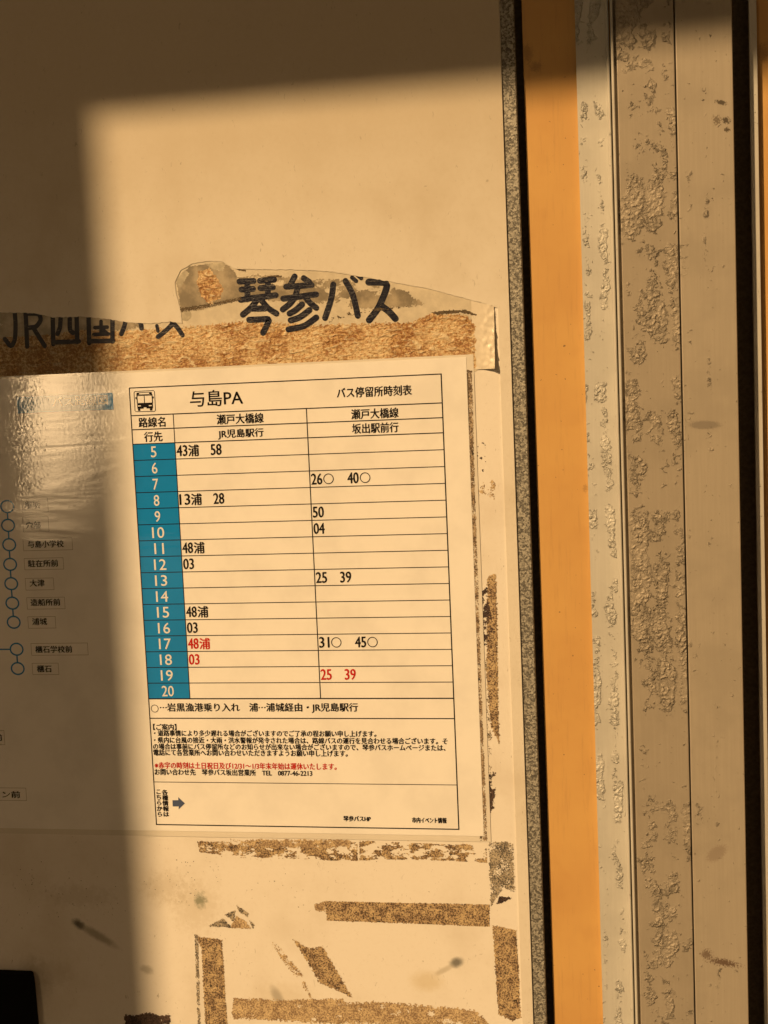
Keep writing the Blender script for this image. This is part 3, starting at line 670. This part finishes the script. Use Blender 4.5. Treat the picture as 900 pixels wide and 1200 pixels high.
# bus pictogram
def IP(x, y): return P(145+x/12.86, 445+y/12.86)
def iq(pts): return [IP(*p) for p in pts]
mb = MB()
def istroke(pts, w, yy=Y3): mb.stroke(iq(pts), w, yy)
fr = [(175,175),(455,162),(468,180),(484,460),(470,475),(190,482),(176,470),(160,195),(175,175)]
istroke(fr, .36)
mb.poly(iq([(196,195),(236,192),(238,224),(212,232),(200,225)]), Y3); mb.poly(iq([(386,186),(426,184),(430,222),(405,225),(388,215)]), Y3)
istroke([(236,194),(388,187)], .3, Y3-.02); istroke([(238,226),(388,219)], .3, Y3-.03)
istroke([(202,225),(210,350)], .5, Y3-.02); istroke([(430,222),(440,345)], .5, Y3-.03); istroke([(205,240),(430,230)], .36, Y3-.04); istroke([(312,238),(318,350)], .36, Y3-.05)
mb.poly(iq([(207,352),(441,342),(446,428),(350,432),(348,414),(306,416),(305,434),(212,438)]), Y3)
mb.poly(iq([(218,440),(254,438),(256,468),(224,470)]), Y3); mb.poly(iq([(398,432),(438,430),(436,460),(402,464)]), Y3)
mb.poly(iq([(180,262),(196,262),(196,290),(184,292)]), Y3); mb.poly(iq([(440,252),(456,252),(456,280),(444,282)]), Y3)
bus = mb.build('bus_pictogram', M_ink, pos)
mb = MB(); mb.poly(iq([(220,388),(262,385),(262,400),(222,402)]), Y3-.09); mb.poly(iq([(384,384),(428,381),(428,396),(386,398)]), Y3-.09); mb.build('headlight', M_paper, bus)
# route map
bn = [P(20,463), P(132,460), P(133.5,479.5), P(20,484)]
mb = MB(); mb.rect(P(20,470)[0], P(133,480)[1], P(133,470)[0], P(133,460)[1], Y1); bno = mb.build('route_banner', M_bluelight, pos)
ptext('バス路線図', 62, 470.5, 126.5, 469, 11.5, M_whiteprint, 'route_title', bold=.02)
stops = [(9,593.5,'塩浜',29,591.8,47),(10,615.5,'穴部',31,615.2,48),(11.3,638.2,'与島小学校',33,637.3,75),(12.4,661.2,'駐在所前',33.5,660,68.5),(13.7,683.8,'大津',35.5,683,52.5),(15,706.6,'造船所前',36.5,705.6,71),(16.6,729,'浦城',38.3,728.2,55.5),(20,760.6,'櫃石学校前',42,760.6,85),(21.3,783.2,'櫃石',43.8,783.4,60.8)]
boxes = [(26,582.8,56.8,601),(27.3,604.8,57.6,624),(27.6,630,85.5,645.5),(29,653,75,668),(30.3,676.5,63.6,692),(32,699,76.6,714.3),(33.3,721.5,65.8,736.8),(37,752.6,103.6,768.4),(38.4,776,69.3,791.2)]
mb = MB()
for i in range(len(stops)-1):
    if i == 6: continue
    p, q = P(stops[i][0], stops[i][1]), P(stops[i+1][0], stops[i+1][1])
    z0, z1 = p[1]-3.9, q[1]+3.9; xx = (p[0]+q[0])/2
    mb = MB(); mb.rect(xx-.5, z1, xx+.5, z0, Y2); mb.build('route_line', M_bluelight, pos)
p = P(20,760.6); mb = MB(); mb.rect(p[0]-40, p[1]-.42, p[0]-4.3, p[1]+.42, Y2); mb.build('route_line', M_bluelight, pos)
for (x, y, s, tx, ty, tx1), bxs in zip(stops, boxes):
    p = P(x, y); mb = MB(); mb.ring(p[0], p[1], 4.7, 1.0, Y2, rz=4.25); mb.build('stop_circle', M_bluelight, pos)
    p0, p1 = P(bxs[0], (bxs[1]+bxs[3])/2+ .0), P(bxs[2], (bxs[1]+bxs[3])/2)
    hh = (bxs[3]-bxs[1])*.5*.49; zc = (p0[1]+p1[1])/2 + .0
    mb = MB(); w = .2
    mb.rect(p0[0], zc+hh-w, p1[0], zc+hh, Y2); mb.rect(p0[0], zc-hh, p1[0], zc-hh+w, Y2); mb.rect(p0[0], zc-hh+w, p0[0]+w, zc+hh-w, Y2); mb.rect(p1[0]-w, zc-hh+w, p1[0], zc+hh-w, Y2)
    bo = mb.build('stop_name_box', M_brownink, pos)
    ptext(s, tx, ty, tx1, ty, 8.4, M_ink, 'stop_name', parent=bo, bold=.04)
for (b0, s, tx, ty, tx1) in (((-60,855.5,6.5,872.5),'前',-6,864,3.0), ((-30,923,32,938),'タウン前',-20,930.5,24)):
    p0, p1 = P(b0[0], b0[1]), P(b0[2], b0[3]); mb = MB(); w = .2
    z0 = P(b0[2], b0[3])[1]; z1 = P(b0[2], b0[1])[1]
    mb.rect(p0[0], z1-w, p1[0], z1, Y2); mb.rect(p0[0], z0, p1[0], z0+w, Y2); mb.rect(p1[0]-w, z0+w, p1[0], z1-w, Y2); mb.rect(p0[0], z0+w, p0[0]+w, z1-w, Y2)
    bo = mb.build('stop_name_box', M_brownink, pos); ptext(s, tx, ty, tx1, ty, 8.4, M_ink, 'stop_name', parent=bo, bold=.04)

# ------------------------------------------------------------------ small black block at the lower left
bk = thing('black_block', (P(10,1170,-8)[0], 0, P(10,1200,-8)[1]-20), 'small matt black rubber block with a rounded corner fixed low on the board', 'block')
x0 = P(-40,1150,-8)[0]; x1 = P(35,1160,-8)[0]; zt = P(20,1143,-8)[1]; r = 2.2
prof = [(x0, zt-60), (x1+1.5, zt-60), (x1+.5, zt-r-6)] + [(x1-r+r*math.cos(a), zt-r+r*math.sin(a)) for a in [math.radians(d) for d in (0,22,45,68,90)]] + [(x0, zt)]
mb = MB(); mb.slab(prof, -8, -.15); o = mb.build('block_body', M_black, bk)
mod = o.modifiers.new('bevel', 'BEVEL'); mod.width = .0012; mod.segments = 3; mod.limit_method = 'ANGLE'

# ------------------------------------------------------------------ the shelter that throws the shade
m_steel = m_plain('grey_painted_steel', (.16,.15,.14), .5, grain=.1)
def back(px, py, dist):                      # from a shadow's edge on the board back along the sun, dist mm out from the board
    x, z = P(px, py); return x-.75*dist, -dist, z+.85*dist
ex, ey, ez = back(350, 118, 1150)
roof = thing('shelter_roof', (400, -300, ez), 'flat grey bus shelter roof whose front edge shades the top of the board', 'roof')
mb = MB(); mb.box(-2400, 1900, ey, 60, ez, ez+70); mb.build('roof_slab', m_steel, roof)
ex, ey, ez = back(142, 560, 1500)
sp = thing('shelter_column', (ex-100, ey, GZ), 'square grey bus shelter column that shades the left of the board', 'column')
mb = MB(); mb.box(ex-420, ex, ey, ey+60, GZ, ez+900); mb.build('column_shaft', m_steel, sp)
